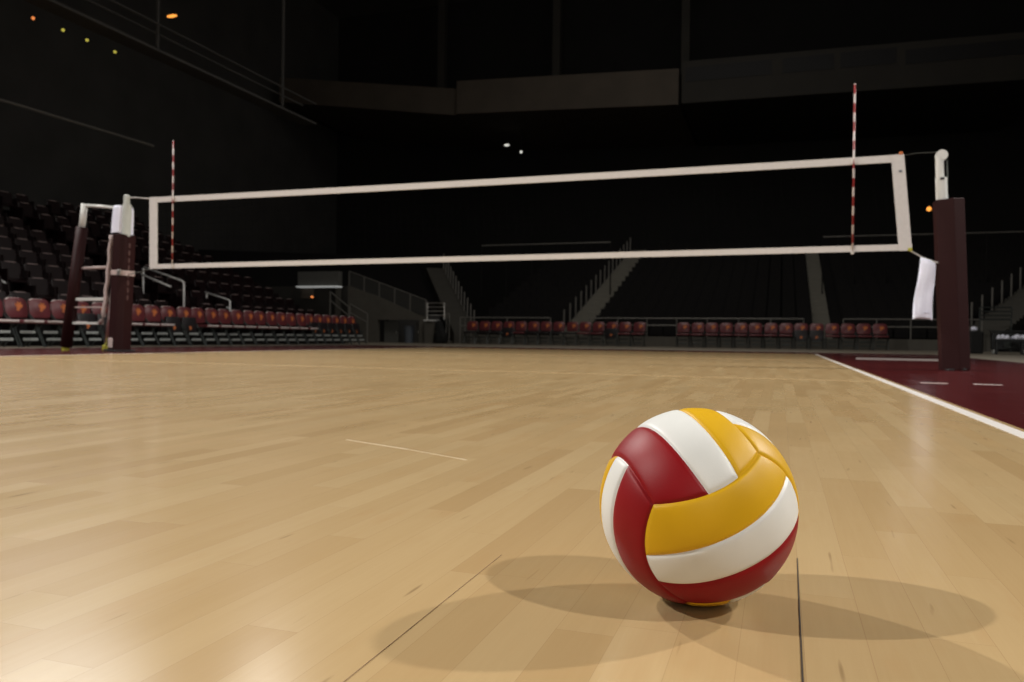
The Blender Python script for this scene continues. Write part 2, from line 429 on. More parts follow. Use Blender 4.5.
def octo(w, d, ch):
    w /= 2; d /= 2
    return [(-w + ch, -d), (w - ch, -d), (w, -d + ch), (w, d - ch), (w - ch, d), (-w + ch, d), (-w, d - ch), (-w, -d + ch)]
def prism_z(mb, base, z0, z1, bev=0.0, sh=(0, 0)):
    A = [mb.bm.verts.new((x, y, z0)) for x, y in base]; B = [mb.bm.verts.new((x + sh[0], y + sh[1], z1)) for x, y in base]
    n = len(A); fs = [mb.bm.faces.new(A[::-1]), mb.bm.faces.new(B)]
    for j in range(n): fs.append(mb.bm.faces.new((A[j], A[(j + 1) % n], B[(j + 1) % n], B[j])))
    if bev: bmesh.ops.bevel(mb.bm, geom=list({e for f in fs for e in f.edges}), offset=bev, segments=2, affect='EDGES', profile=.5)
    return mb
# free-standing post at the towel end
rp = thing('net_post', 'maroon padded net post with white telescopic top and a towel hung beside it', 'net post', RP)
rp.rotation_euler = (0, R_(-2.6), R_(0))
prism_z(MB(), [(-.128, -.10), (.025, -.15), (.135, -.095), (.135, .10), (.07, .15), (-.07, .15), (-.128, .09)], .004, 1.765, .008).build('pad', M['pad'], rp)
MB().tube([(-.058, -.02, 1.70), (-.058, -.02, 2.0)], .056, 16).build('lower_tube', M['pole'], rp, smooth=False)
mb = MB().tube([(-.068, -.02, 1.95), (-.068, -.02, 2.215)], .040, 16)
mb.build('upper_tube', M['pole'], rp)
MB().tube([(-.048, -.055, 2.232), (-.048, .015, 2.232)], .056, 20).build('pulley', M['pole'], rp)
MB().box((-.058, -.078, 1.985), (.042, .02, .024), bev=.006).build('locking_pin', M['black'], rp)
MB().tube([(0.0, -.03, 2.18), (0.0, -.03, 1.99)], .006, 6).build('cable_tail', M['wire'], rp)
prism_z(MB(), octo(.25, .27, .05), .0005, .02, .004).build('base_plate', M['black'], rp)

# post at the referee stand
lp = thing('net_post', 'maroon padded net post with pale winch strap, standing by the referee stand', 'net post', LP)
lp.rotation_euler = (0, R_(2.5), 0)
prism_z(MB(), octo(.265, .30, .07), .004, 1.73, .01).build('pad', M['pad'], lp)
MB().tube([(.075, -.05, 1.70), (.075, -.05, 2.17)], .062, 16).build('lower_tube', M['pale_pole'], lp)
MB().tube([(.062, -.05, 2.15), (.062, -.05, 2.29)], .044, 16).build('upper_tube', M['pale_pole'], lp)
MB().ball((.062, -.05, 2.29), .046, (1, 1, .6)).build('cap', M['pale_pole'], lp, smooth=True)
mb = MB(); prism_z(mb, octo(.28, .315, .072), 1.125, 1.20, .004)
mb.build('winch_strap', M['strap'], lp, label='off-white strap buckled around the pad')
MB().box((.09, -.165, 1.165), (.06, .02, .085), bev=.006).build('buckle', M['steel'], lp)
prism_z(MB(), octo(.36, .36, .06), .0005, .03, .006).build('base_plate', M['black'], lp)
MB().box((-.01, -.165, .13), (.07, .03, .15), bev=.012).build('lower_buckle', M['strap'], lp)
mb = MB()
for i in range(8): mb.ball((.134, -.03, .80 + i * .11), .016, (.6, 1, 2.6), 8, 6)
mb.build('lacing', M['rope_dim'], lp)

# towel draped over that post's top
def shell_towel(name, label, w, d, z0, z1, loc, rot=0):
    mb = MB(); n = 40; mz = 14; rings = []
    for j in range(mz + 1):
        z = lerp(z0, z1, j / mz); ring = []
        for i in range(n):
            a = 2 * PI * i / n
            f = 1 + .035 * math.sin(a * 5 + j * .15) + .02 * math.sin(a * 9 - j * .3)
            if j == mz: f *= .93
            ex = 4
            cx_ = abs(math.cos(a)) ** (2 / ex) * math.copysign(1, math.cos(a)); sy_ = abs(math.sin(a)) ** (2 / ex) * math.copysign(1, math.sin(a))
            zz = z - (.02 * math.sin(a * 2 + 1) if j == 0 else 0)
            k = 1 - .10 * (j / mz)
            ring.append(mb.bm.verts.new((cx_ * w / 2 * f * k, sy_ * d / 2 * f * k, zz)))
        rings.append(ring)
    for A, B in zip(rings, rings[1:]):
        for i in range(n): mb.bm.faces.new((A[i], A[(i + 1) % n], B[(i + 1) % n], B[i]))
    mb.bm.faces.new(rings[-1])
    o = mb.build(name, M['towel'], loc=loc, smooth=True)
    o.rotation_euler = (0, R_(2.5), 0)
    return tag(o, label, 'towel')
shell_towel('towel', 'white towel draped over the top of the post by the referee stand', .20, .30, 1.735, 2.15, (-5.555, .05, 0))

# towel hanging at the other end
def hung_towel():
    mb = MB(); nx, nz = 12, 30
    TLc, TRc, BR, BL = Vector((5.150, -.055, 1.173)), Vector((5.290, -.07, 1.120)), Vector((5.264, -.08, .525)), Vector((5.076, -.08, .535))
    front = []; 
    for side in (0, 1):
        g = []
        for j in range(nz + 1):
            v = j / nz; r = []
            for i in range(nx + 1):
                u = i / nx
                p = lerp(lerp(TLc, TRc, u), lerp(BL, BR, u), v)
                w = .006 * math.sin(u * 9 + v * 2) + .004 * math.sin(v * 11 + u * 4)
                th = .026 * (1 - (2 * u - 1) ** 6) * (1 - .5 * math.exp(-(v / .05) ** 2)) * (1 - .35 * math.exp(-((1 - v) / .03) ** 2))
                p = p + Vector((.006 * math.sin(v * 7), (th if side else -th) + w, -.012 * abs(2 * u - 1) ** 4 * (1 if v > .95 else 0)))
                r.append(mb.bm.verts.new(p))
            g.append(r)
        front.append(g)
    for g in front:
        for j in range(nz):
            for i in range(nx): mb.bm.faces.new((g[j][i], g[j][i + 1], g[j + 1][i + 1], g[j + 1][i]))
    F, B = front
    for j in range(nz):
        mb.bm.faces.new((F[j][0], F[j + 1][0], B[j + 1][0], B[j][0])); mb.bm.faces.new((F[j][nx], B[j][nx], B[j + 1][nx], F[j + 1][nx]))
    for i in range(nx):
        mb.bm.faces.new((F[0][i], B[0][i], B[0][i + 1], F[0][i + 1])); mb.bm.faces.new((F[nz][i], F[nz][i + 1], B[nz][i + 1], B[nz][i]))
    o = mb.build('towel', M['towel'], smooth=True)
    tag(o, 'white towel hanging from the bottom rope of the net beside the maroon post', 'towel')
    e = MB().tube([(5.10, -.107, .60), (5.25, -.107, .592)], .004, 6)
    e.build('hem', M['towel'], o)
hung_towel()

# referee stand
rs = thing('referee_stand', 'padded referee stand with white guard rail and steps beside the net post', 'referee stand', (-6.1, .25, 0))
def rs_loc(p): return Vector(p) - Vector((-6.1, .25, 0))
def T(pts, r, name, m, n=12, label=None, smooth=True):
    return MB().tube([rs_loc(p) for p in pts], r, n).build(name, M[m], rs, smooth=smooth, label=label)
T([(-6.49, 0, .06), (-6.20, 0, 1.86)], .083, 'padded_leg', 'pad', 14, 'maroon padded slanted leg')
T([(-6.21, 0, 1.82), (-6.155, 0, 2.21)], .048, 'guard_post', 'pole')
T([(-5.80, .36, .06), (-5.74, .36, .62)], .075, 'padded_leg', 'pad', 14, 'short maroon pad on the rear leg')
T([(-5.74, .36, .55), (-5.66, .36, 2.16)], .03, 'rear_post', 'steel')
T([(-6.44, .70, .03), (-6.16, .70, 2.15)], .03, 'rear_post', 'steel')
T([(-6.17, 0, 2.19), (-5.9, 0.02, 2.165), (-5.62, .05, 2.14)], .022, 'guard_rail', 'pole')
T([(-6.28, .02, 1.245), (-5.70, .05, 1.255)], .022, 'ladder_rung', 'strap', label='thin pale rung')
for z, x0, x1, h, mm in ((.775, -6.33, -5.76, .045, 'pole'), (.655, -6.33, -5.76, .018, 'strap'), (.415, -6.36, -5.86, .036, 'pole')):
    MB().box(rs_loc(((x0 + x1) / 2, .04, z)), (x1 - x0, .12, h), bev=.006).build('step', M[mm], rs)
# wavy padded side rail that curls in at the bottom
pts = []
for i in range(17):
    t = i / 16
    z = 1.72 - 1.2 * t
    pts.append((-5.64 - .13 * t ** 1.3 + .012 * math.sin(i * 1.6), .0, z))
pts += [(-5.79, .0, .46), (-5.84, 0, .425)]
T(pts, .032, 'side_rail', 'strap', 10, 'wavy off-white side rail')
for x, y in ((-6.505, 0), (-5.805, .36), (-6.445, .70)):
    MB().tube([rs_loc((x, y, .0)), rs_loc((x + .01, y, .07))], .055, 12).build('rubber_foot', M['yellow'], rs)

# ------------------------------------------------------------------ folding chairs
def emblem_pts(s, y):
    P = [(-.30, -.42), (-.05, -.50), (.10, -.25), (.38, -.10), (.44, .18), (.22, .12), (.30, .42), (.05, .30), (-.12, .50), (-.18, .18), (-.42, .30), (-.36, -.02), (-.20, -.12)]
    return [(x * s, y, z * s) for x, z in P]
def make_chair(name, label, tipped, group, back='chair_maroon', seat='chair_maroon', front_glare_mat=None):
    t = thing(name, label, 'chair', group=group)
    rx = Matrix.Rotation(R_(-10), 3, 'X')
    rr = [(sx * (.22 - q_) + q_ * math.cos(a), sz * (.18 - q_) + q_ * math.sin(a)) for sx, sz, a0, q_ in ((1, 1, 0, .10), (-1, 1, 90, .10), (-1, -1, 180, .05), (1, -1, 270, .05)) for a in (R_(a0 + 15 * k) for k in range(7))]
    bk = MB().prism([(x, .0275, z) for x, z in rr], (0, -.055, 0))
    bmesh.ops.bevel(bk.bm, geom=[e for e in bk.bm.edges if abs(e.verts[0].co.y - e.verts[1].co.y) < .01], offset=.018, segments=2, affect='EDGES', profile=.5)
    bo = bk.build('backrest', M[back], t, loc=(0, .215, .70), smooth=True); bo.rotation_euler = (R_(-10), 0, 0)
    eo = MB().prism(emblem_pts(.185, -.0275), (0, -.004, 0)).build('emblem', M['emblem'], bo, loc=(.05, 0, .03), label='orange emblem')
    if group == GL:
        MB().tube([(-.19, -.012, .145), (-.13, -.012, .172), (.08, -.012, .172)], .016, 8).build('top_glare', M['chair_glare'], bo, label='pale top edge painted as a highlight')  # highlight on the backrest top, modelled as a pale tube
    if not tipped:
        so = MB().box((0, 0, 0), (.44, .42, .065), bev=.026, seg=3).build('seat', M[seat], t, loc=(0, -.02, .455), smooth=True)
        if front_glare_mat:
            MB().tube([(-.19, -.208, .006), (.19, -.208, .006)], .022, 8).build('front_glare', M[front_glare_mat], so, label='painted glare along the seat front')  # glare on the seat front, modelled as a pale tube
    else:
        so = MB().box((0, 0, 0), (.44, .06, .36), bev=.024, seg=3).build('seat', M['chair_dark'], t, loc=(0, .06, .47), smooth=True, label='dark seat folded up')
        so.rotation_euler = (R_(-8), 0, 0)
        MB().prism(emblem_pts(.11, -.03), (0, -.004, 0)).build('emblem', M['emblem'], so, loc=(0, 0, -.07), label='small orange emblem')
    for s in (-1, 1):
        MB().tube([(s * .215, -.22, .0), (s * .215, .02, .45), (s * .215, .19, .60), (s * .215, .235, .80)], .014, 8).build('leg', M['chair_leg'], t)
        MB().tube([(s * .195, .24, .0), (s * .195, -.10, .43)], .014, 8).build('leg', M['chair_leg'], t)
    for z, y in ((.27, -.075), (.14, -.145)):
        MB().box((0, y - .012, z), (.30, .018, .05), bev=.008).build('stretcher', M['chair_bar' if group == GL else 'chair_leg'], t)
    return t
GL = 'padded folding chairs along the sideline'
side_m = make_chair('folding_chair', '', False, GL, front_glare_mat='chair_glare')
side_d = make_chair('folding_chair', '', True, GL)
used = {}
def place(first, loc, rz, label, group):
    if id(first) not in used:
        used[id(first)] = 1
        first.location = loc; first.rotation_euler = (0, 0, rz); first['label'] = label; first['group'] = group
        return first
    return dup(first, loc, rz, label, group)
NL = 29; tipped_set = {6, 7, 11, 12} | set(range(23, 29))
for i in range(NL):
    y = -.05 + i * .47
    ti = i in tipped_set
    nth = ORD[NL - 1 - i]
    lab = ('maroon folding chair with dark seat tipped up, %s from the tunnel in the sideline row' if ti else 'maroon folding chair with glare painted on the seat front, %s from the tunnel in the sideline row') % nth
    place(side_d if ti else side_m, (-9.0 - random.uniform(-.02, .02), y, 0), R_(90 + random.uniform(-2, 2)), lab, GL)
G1, G2 = 'folding chairs at the far baseline near the tunnel', 'folding chairs at the far baseline near the sideline'
far_m = make_chair('folding_chair', '', False, G1)
far_k = make_chair('folding_chair', '', False, G1, seat='chair_dark')
far_t = make_chair('folding_chair', '', True, G1)
for i in range(14):
    k = far_k if i in (0, 1, 2, 5, 6, 7, 8) else (far_t if i in (3, 11) else far_m)
    desc = 'dark seat down' if k is far_k else ('dark seat folded up' if k is far_t else 'maroon seat')
    place(k, (-7.42 + i * .494, 18.9 + random.uniform(-.03, .03), 0), R_(random.uniform(-4, 4)), 'maroon-backed chair with %s, %s from the tunnel in the far baseline row' % (desc, ORD[i]), G1)
for i in range(14):
    k = far_t if i in (8, 9) else far_m
    desc = 'dark seat folded up' if k is far_t else 'maroon seat'
    place(k, (.53 + i * .489, 19.2 + random.uniform(-.03, .03), 0), R_(random.uniform(-4, 4)), 'maroon-backed chair with %s, %s from the gap in the farther baseline row' % (desc, ORD[i]), G2)

# ------------------------------------------------------------------ side bleachers (behind the sideline chairs)
ROWS = 10; RUN = .80; RISE = .365; X0 = -10.35; ZB = .22
prof = [(-10.05, 0)]
prof += [(-10.05, ZB)]
x = X0 - .5; z = ZB
for i in range(ROWS):
    xx = X0 - .45 - RUN * i
    prof += [(xx, ZB + RISE * i), (xx, ZB + RISE * (i + 1))]
prof += [(X0 - RUN * ROWS - 2.0, ZB + RISE * ROWS), (X0 - RUN * ROWS - 2.0, 0)]
mb = MB().prism([(px, -3.0, pz) for px, pz in prof], (0, 17.2, 0))
tag(mb.build('floor_bleacher_tiers', M['tier']), kind='structure')
seat_me = None
def make_seat():
    mb = MB()
    mb.box((0, .0, .64), (.46, .04, .40), Matrix.Rotation(R_(-12), 3, 'X'), .018)
    mb.box((0, -.12, .44), (.44, .30, .05), Matrix.Rotation(R_(18), 3, 'X'), .018)
    for s in (-1, 1): mb.box((s * .235, -.05, .34), (.03, .30, .66), None, .008)
    o = mb.build('stadium_seat', M['seat'], smooth=False)
    glint_strip = MB().box((0, .04, .838), (.26, .035, .022), None, .008).build('glint_strip', M['seat_glint'], o, label='painted glint on the top edge')  # highlight on the seat back painted as a pale strip
    return o
seat0 = make_seat(); first = True
def seat_label(i): return 'dark maroon stadium seat in the %s row up of the side bleachers' % ORD[i]
for i in range(ROWS):
    for j in range(23):
        y = .9 + .54 * j
        if j in (4, 11, 12, 15): continue                    # stair gap
        loc = (X0 - .12 - RUN * i, y, ZB + RISE * i); rz = R_(90)
        if first: first = False; o = seat0; o.location = loc; o.rotation_euler = (0, 0, rz)
        else: o = dup(seat0, loc, rz)
        tag(o, seat_label(i), 'stadium seat', 'stadium seats in the %s row of the side bleachers' % ORD[i])

def handrail(name, label, pts_list, r, m, loc, end=None):
    root = thing(name, label, 'handrail', loc)
    for p in pts_list[0]:
        MB().tube([Vector(q) - Vector(loc) for q in p], r, 8).build('bar', M[m], root, smooth=True)
    for p in pts_list[1]:
        MB().tube([Vector(q) - Vector(loc) for q in p], r, 8).build('post', M[m], root, smooth=True)
    return root
handrail('stair_handrail', 'bright metal stair handrail in the side bleachers, behind the netted corner', ([[(-11.69, 7, 1.96), (-10.50, 7, 1.60), (-10.44, 7, 1.54)], [(-11.80, 7, 1.79), (-10.84, 7, 1.45)]], [[(-10.44, 7, 1.56), (-10.43, 7, .59)], [(-11.72, 7, 1.95), (-11.72, 7, 1.0)]]), .026, 'bright_steel', (-10.43, 7, .22))
handrail('stair_handrail', 'short bright handrail above the middle of the sideline chair row', ([[(-11.47, 9, 1.44), (-10.66, 9, 1.215), (-10.62, 9, 1.18)], [(-11.10, 9, 1.07), (-10.62, 9, .985)]], [[(-10.62, 9, 1.19), (-10.62, 9, .25)], [(-11.40, 9, 1.42), (-11.40, 9, .62)]]), .024, 'bright_steel', (-10.62, 9, .22))
handrail('stair_handrail', 'curved metal handrail of the bleacher stair at the edge near the referee stand', ([[(-12.2, 3, 1.40), (-11.62, 3, 1.34), (-11.48, 3, 1.27), (-11.44, 3, 1.15)], [(-12.2, 3, 1.08), (-11.45, 3, 1.0)]], [[(-11.44, 3, 1.18), (-11.44, 3, .62)]]), .024, 'bright_steel', (-11.44, 3, .585))

# ------------------------------------------------------------------ far stand
FY = 20.6
struct(MB().box((1.0, FY + .1, .19), (18.4, .2, .38)), 'wall_far_kerb', M['concrete'])
prof = [(FY + .2, 0), (FY + .2, .36)]
FR, FRISE = .86, .285
for i in range(17):
    yy = FY + .9 + FR * i
    prof += [(yy, .36 + FRISE * i), (yy, .36 + FRISE * (i + 1))]
prof += [(FY + 17.5, .36 + FRISE * 17), (FY + 17.5, 0)]
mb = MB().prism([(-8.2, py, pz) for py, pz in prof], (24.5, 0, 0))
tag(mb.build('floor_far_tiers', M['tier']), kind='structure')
# corner tiers, turned
def corner_tiers(base, ang, width, d0, z0, n, name):
    mb = MB(); P = [(d0, 0), (d0, z0)]
    for i in range(n): P += [(d0 + .85 * (i + 1), z0 + .285 * i), (d0 + .85 * (i + 1), z0 + .285 * (i + 1))]
    P += [(d0 + .85 * n + 1, z0 + .285 * n), (d0 + .85 * n + 1, 0)]
    u = Vector((-math.sin(ang), math.cos(ang), 0)); w = Vector((-math.cos(ang), -math.sin(ang), 0))
    mb.prism([Vector(base) + u * d + Vector((0, 0, z)) for d, z in P], w * width)
    return tag(mb.build(name, M['tier']), kind='structure')
corner_tiers((-9.3, 21.4, 0), R_(32), 12, 3.6, 1.5, 12, 'floor_corner_tiers')
# dark seats of the far stand, far too dark to tell one from the next
mb = MB()
for i in range(16):
    for j in range(44):
        x = -7.6 + j * .53
        if abs(x + 3.9) < .75 or abs(x - 5.25) < .6: continue
        if abs((x - 9.9) * .839 - (FR * i + .5) * .545) < 1.1: continue
        mb.box((x, FY + .62 + FR * i, .36 + FRISE * i + .45), (.46, .06, .75))
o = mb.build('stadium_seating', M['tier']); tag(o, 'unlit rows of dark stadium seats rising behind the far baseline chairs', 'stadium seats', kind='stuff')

def stair(name, label, base, ang, n, run, rise, w, post_side, z0=.36, post=True, sm='stair'):
    """concrete aisle steps climbing a stand, with short handrail posts on one side"""
    root = thing(name, label, 'stairway', base, ang)
    mb = MB()
    for i in range(n): mb.box((0, run * (i + .5), z0 + rise * (i + 1) - .25), (w, run, .5))
    mb.build('steps', M[sm], root)
    if post:
        for i in range(1, n, 3):
            MB().box((post_side * (w / 2 - .06), run * (i + .5), z0 + rise * (i + 1) + .42), (.05, .05, .86)).build('handrail_post', M['dull_rail'], root)
    return root
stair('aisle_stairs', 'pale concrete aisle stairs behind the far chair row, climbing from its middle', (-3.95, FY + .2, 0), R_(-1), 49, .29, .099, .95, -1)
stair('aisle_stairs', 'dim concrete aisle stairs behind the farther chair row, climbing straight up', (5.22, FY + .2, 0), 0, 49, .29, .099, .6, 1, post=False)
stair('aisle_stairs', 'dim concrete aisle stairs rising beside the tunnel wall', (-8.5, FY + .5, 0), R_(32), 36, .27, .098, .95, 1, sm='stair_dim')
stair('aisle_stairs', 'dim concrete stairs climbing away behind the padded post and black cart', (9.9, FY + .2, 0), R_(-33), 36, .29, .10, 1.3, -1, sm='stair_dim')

# railings on the far kerb (helper first)
def railing(name, label, x0, x1, y, z0, ztop, mids, step, m='dull_rail', r=.022, pm=None):
    root = thing(name, label, 'railing', (x0, y, z0))
    for z in [ztop] + mids:
        MB().tube([(0, 0, z - z0), (x1 - x0, 0, z - z0)], r, 8).build('bar', M[m], root)
    n = max(1, round((x1 - x0) / step))
    for i in range(n + 1):
        MB().tube([((x1 - x0) * i / n, 0, 0), ((x1 - x0) * i / n, 0, ztop - z0)], r, 8).build('post', M[pm or m], root)
    return root
railing('railing', 'grey metal railing behind the far chairs beside the tunnel', -8.35, -4.75, FY + .05, .38, 1.06, [], 1.8, r=.026)
railing('railing', 'grey two-bar metal railing behind the gap between the far chair rows', -3.2, 4.55, FY + .05, .38, 1.06, [.80], 1.1)
railing('railing', 'grey metal railing behind the post and the end of the far chair row', 5.85, 10.1, FY + .05, .38, 1.06, [.80], 1.05)
railing('loop_rail', 'short looped grey rail at the foot of the corner aisle', -8.5, -8.02, FY - .12, 0, 1.06, [.72], .48, r=.026)
railing('gate_rail', 'dim four-bar rail gate at the foot of the stairs behind the black cart', 9.95, 10.85, FY - .35, 0, 1.45, [1.32, 1.19, 1.06], .9, r=.022, m='chair_leg')
railing('cross_aisle_rail', 'faint thin railing high in the far stand, above the middle aisle stairs', -9.8, -3.55, 26.2, 2.24, 4.64, [], 1.2, r=.03, pm='tier')
railing('cross_aisle_rail', 'faint thin railing high in the far stand, behind the towel end of the net', 5.4, 15.0, 26.2, 2.24, 4.62, [], 1.2, r=.026, pm='tier')

# ------------------------------------------------------------------ tunnel wall in the corner
TY = 19.5
def P(x, z, y=TY): return (x, y, z)
wall = MB()
# sloped parapet wall with an opening: built as three convex slabs
wall.prism([P(-13.1, 0), P(-11.72, 0), P(-11.72, 1.88), P(-13.1, 2.33)], (0, .22, 0))
wall.prism([P(-11.72, .93), P(-9.86, .93), P(-9.86, 1.12), P(-11.72, 1.88)], (0, .22, 0))
wall.prism([P(-9.86, 0), P(-9.55, 0), P(-9.55, 1.0), P(-9.86, 1.12)], (0, .22, 0))
struct(wall, 'wall_tunnel', M['concrete'])
struct(MB().box((-9.30, TY + .02, .44), (.44, .5, .88)), 'wall_tunnel_pier', M['concrete'])
struct(MB().box((-10.8, TY + 1.5, .5), (2.3, .1, 1.2)), 'wall_tunnel_back', M['wall'])
struct(MB().box((-15.5, TY + 1.3, 1.2), (5.0, .2, 2.4)), 'wall_corner', M['concrete_dark'])
MB_ = MB().box((-9.30, TY - .02, .905), (.46, .56, .05), bev=.01)
tag(MB_.build('coping_slab', M['bright_steel']), 'bright metal coping on the pier beside the tunnel wall', 'coping')
# guard panels on the parapet
gp = thing('guard_fence', 'dark panelled guard fence stepping down on the tunnel wall', 'fence', (-13.1, TY, 2.33))
N = 5
for i in range(N + 1):
    t = i / N; x = lerp(-13.08, -9.6, t); zt = lerp(2.92, 1.72, t); zb = lerp(2.30, 1.03, t)
    MB().box((x + 13.1, .08, (zt + zb) / 2 - 2.33), (.05, .05, zt - zb)).build('post', M['dull_rail'], gp)
    if i < N:
        t1 = (i + 1) / N; x1 = lerp(-13.08, -9.6, t1); zt1 = lerp(2.92, 1.72, t1); zb1 = lerp(2.30, 1.03, t1)
        MB().prism([(x + 13.13, .07, zb - 2.30), (x1 + 13.07, .07, zb1 - 2.30), (x1 + 13.07, .07, zt1 - 2.37), (x + 13.13, .07, zt - 2.37)], (0, .02, 0)).build('panel', M['mesh_panel'], gp)
MB().tube([(.02, .08, .59), (3.5, .08, -.61)], .02, 8).build('top_rail', M['dull_rail'], gp)
gr = railing('gate_rail', 'pale metal rail gate with four bars standing on the pier', -9.52, -8.78, TY + .02, .93, 1.60, [1.44, 1.28, 1.12], .74, m='steel', r=.026)
railing('end_rail', 'single upright rail post by the corner aisle', -8.72, -8.60, TY + .1, 0, 1.18, [], .12, m='dull_rail', r=.02)
# tunnel opening content
def doorleaf(x0, x1, z1, y, label, m):
    o = MB().box(((x0 + x1) / 2, y, z1 / 2 + .005), (x1 - x0, .05, z1), bev=.008).build('door_leaf', M[m])
    tag(o, label, 'door leaf')
    MB().box((x1 - .08, y - .045, z1 * .5), (.03, .04, .12), bev=.006).build('handle', M['steel'], o)
    return o
doorleaf(-11.66, -11.02, .88, TY + .5, 'grey door leaf standing open inside the tunnel mouth', 'door')
doorleaf(-10.16, -9.98, .88, TY + .4, 'narrow grey door leaf at the pier end of the tunnel mouth', 'door')
tb = thing('bin', 'blue-grey round bin standing in the dark tunnel mouth', 'bin', (-10.52, TY + .45, 0))
MB().tube([(0, 0, 0), (0, 0, .30), (0, 0, .66)], .17, 18, r2=.22).build('body', M['blue_grey'], tb, smooth=False)
MB().tube([(0, 0, .66), (0, 0, .70)], .235, 18).build('lid', M['blue_grey'], tb)
# black curtain bundle
mb = MB(); n = 28; rings = []
for j in range(9):
    z = .01 + j * .112; ring = []
    k = 1 - .06 * j if j > 3 else .95 + .02 * j
    if j == 8: k = .30
    for i in range(n):
        a = 2 * PI * i / n; f = 1 + .10 * math.sin(a * 6 + j * .4) + .08 * math.sin(a * 3 - j)
        ring.append(mb.bm.verts.new((.26 * k * f * math.cos(a) + .05 * math.sin(j * .7), .2 * k * f * math.sin(a), z)))
    rings.append(ring)
for A, B in zip(rings, rings[1:]):
    for i in range(n): mb.bm.faces.new((A[i], A[(i + 1) % n], B[(i + 1) % n], B[i]))
mb.bm.faces.new(rings[0][::-1]); mb.bm.faces.new(rings[-1])
tag(mb.build('black_drape', M['black_cloth'], loc=(-8.82, TY - .30, 0), smooth=True), 'bundled black drape standing in front of the pale pier by the tunnel', 'drape')

# overhang and stair rails left of the tunnel
ov = thing('overhang', 'grey overhang panel with a bright lower edge above the side entrance', 'overhang', (-14.43, TY, 2.25))
MB().box((0, 0, .36), (1.95, .3, .60), bev=.01).build('panel', M['concrete_dark2'] if 'concrete_dark2' in M else M['door'], ov)
MB().box((0, -.05, .03), (1.97, .42, .055), bev=.01).build('lit_edge', M['soffit_glow'], ov)  # emission stands in for light falling on the overhang's lower edge
MB().box((.28, 1.0, -.9), (.18, .18, 2.7)).build('column', M['concrete'], ov)
MB().box((-.7, .18, -.22), (.6, .05, .42)).build('back_panel', M['fascia'], ov)
la = thing('entrance_lamp', 'small orange lamp glowing below the grey overhang', 'lamp', (-14.78, TY - .02, 1.865))
MB().box((0, .07, .0), (.16, .10, .10), bev=.01).build('housing', M['lamp_housing'], la)
MB().ball((0, 0, 0), .055, (1.3, .6, .8)).build('bulb', M['orange_glow'], la, smooth=True)
for k, (xa, xb, za, zb) in enumerate(((-13.62, -12.75, 2.05, 1.42), (-12.70, -11.9, 1.55, 1.15))):
    root = thing('stair_rail', ('upper' if k == 0 else 'lower') + ' dim stair rail descending beside the tunnel wall', 'handrail', (xb, TY - .5, 0))
    for dz in (0, -.35):
        MB().tube([(xa - xb, 0, za + dz), (0, 0, zb + dz)], .024, 8).build('bar', M['dull_rail'], root)
    for xx, zt in ((xa, za), (xb, zb)):
        MB().tube([(xx - xb, 0, 0), (xx - xb, 0, zt)], .026, 8).build('post', M['dull_rail'], root)

# ------------------------------------------------------------------ equipment by the far corner, behind the post
cx_, cy_ = 9.15, 14.6
ct = thing('equipment_cart', 'black equipment cart on casters behind the padded post', 'cart', (cx_ + .32, cy_ + .1, 0), R_(-8))
MB().box((0, 0, .34), (.80, .5, .44), bev=.02).build('body', M['black'], ct)
MB().box((-.05, -.26, .31), (.16, .02, .30), bev=.005).build('side_panel', M['chair_leg'], ct)
MB().box((0, .03, .60), (.86, .56, .04), bev=.01).build('top', M['black'], ct)
MB().tube([(.40, -.2, .60), (.42, -.2, .86), (.42, .2, .86), (.40, .2, .60)], .014, 8).build('handle', M['steel'], ct)
for sx in (-1, 1):
    for sy in (-1, 1):
        c = MB().tube([(sx * .34 - .022, sy * .2, .05), (sx * .34 + .022, sy * .2, .05)], .05, 14).build('caster', M['chair_bar'], ct)
        MB().box((sx * .34, sy * .2, .09), (.06, .05, .07)).build('fork', M['steel'], c)
def folded(loc, rz, w, label):
    mb = MB(); nx, ny = 14, 10; top = []
    for j in range(ny + 1):
        r = []
        for i in range(nx + 1):
            u, v = i / nx * 2 - 1, j / ny * 2 - 1
            e = max(0, 1 - abs(u) ** 4) * max(0, 1 - abs(v) ** 4)
            r.append(mb.bm.verts.new((u * w, v * .15, .006 + e ** .5 * (.085 + .022 * math.sin(u * 5 + v * 3) + .02 * math.cos(u * 9)))))
        top.append(r)
    for j in range(ny):
        for i in range(nx): mb.bm.faces.new((top[j][i], top[j][i + 1], top[j + 1][i + 1], top[j + 1][i]))
    bd = [top[0][i] for i in range(nx + 1)] + [top[j][nx] for j in range(1, ny + 1)] + [top[ny][i] for i in range(nx - 1, -1, -1)] + [top[j][0] for j in range(ny - 1, 0, -1)]
    mb.bm.faces.new(bd[::-1])
    o = mb.build('towel', M['towel'], loc=loc, smooth=True); o.rotation_euler = (0, 0, rz)
    return tag(o, label, 'towel')
tw = thing('low_bench', 'low black bench carrying two white towels, in front of the cart', 'bench', (9.30, 13.95, 0), R_(-8))
MB().box((0, 0, .36), (.66, .34, .06), bev=.015).build('seat', M['black'], tw)
for sx in (-1, 1): MB().box((sx * .28, 0, .167), (.05, .30, .33), bev=.006).build('leg', M['black'], tw)
folded((9.16, 13.95, .392), R_(-4), .15, 'rumpled white towel on the low bench, nearer the padded post')
folded((9.49, 13.91, .392), R_(14), .14, 'rumpled white towel on the low bench, farther from the padded post')
bg = MB().box((0, 0, .30), (.34, .40, .60), bev=.05, seg=3).build('equipment_bag', M['black_cloth'], loc=(8.72, 14.85, 0))
tag(bg, 'tall black equipment bag beside the cart with a white cap on top', 'bag')
MB().tube([(-.1, 0, .60), (-.06, 0, .66), (.06, 0, .66), (.1, 0, .60)], .012, 8).build('handle', M['black'], bg)
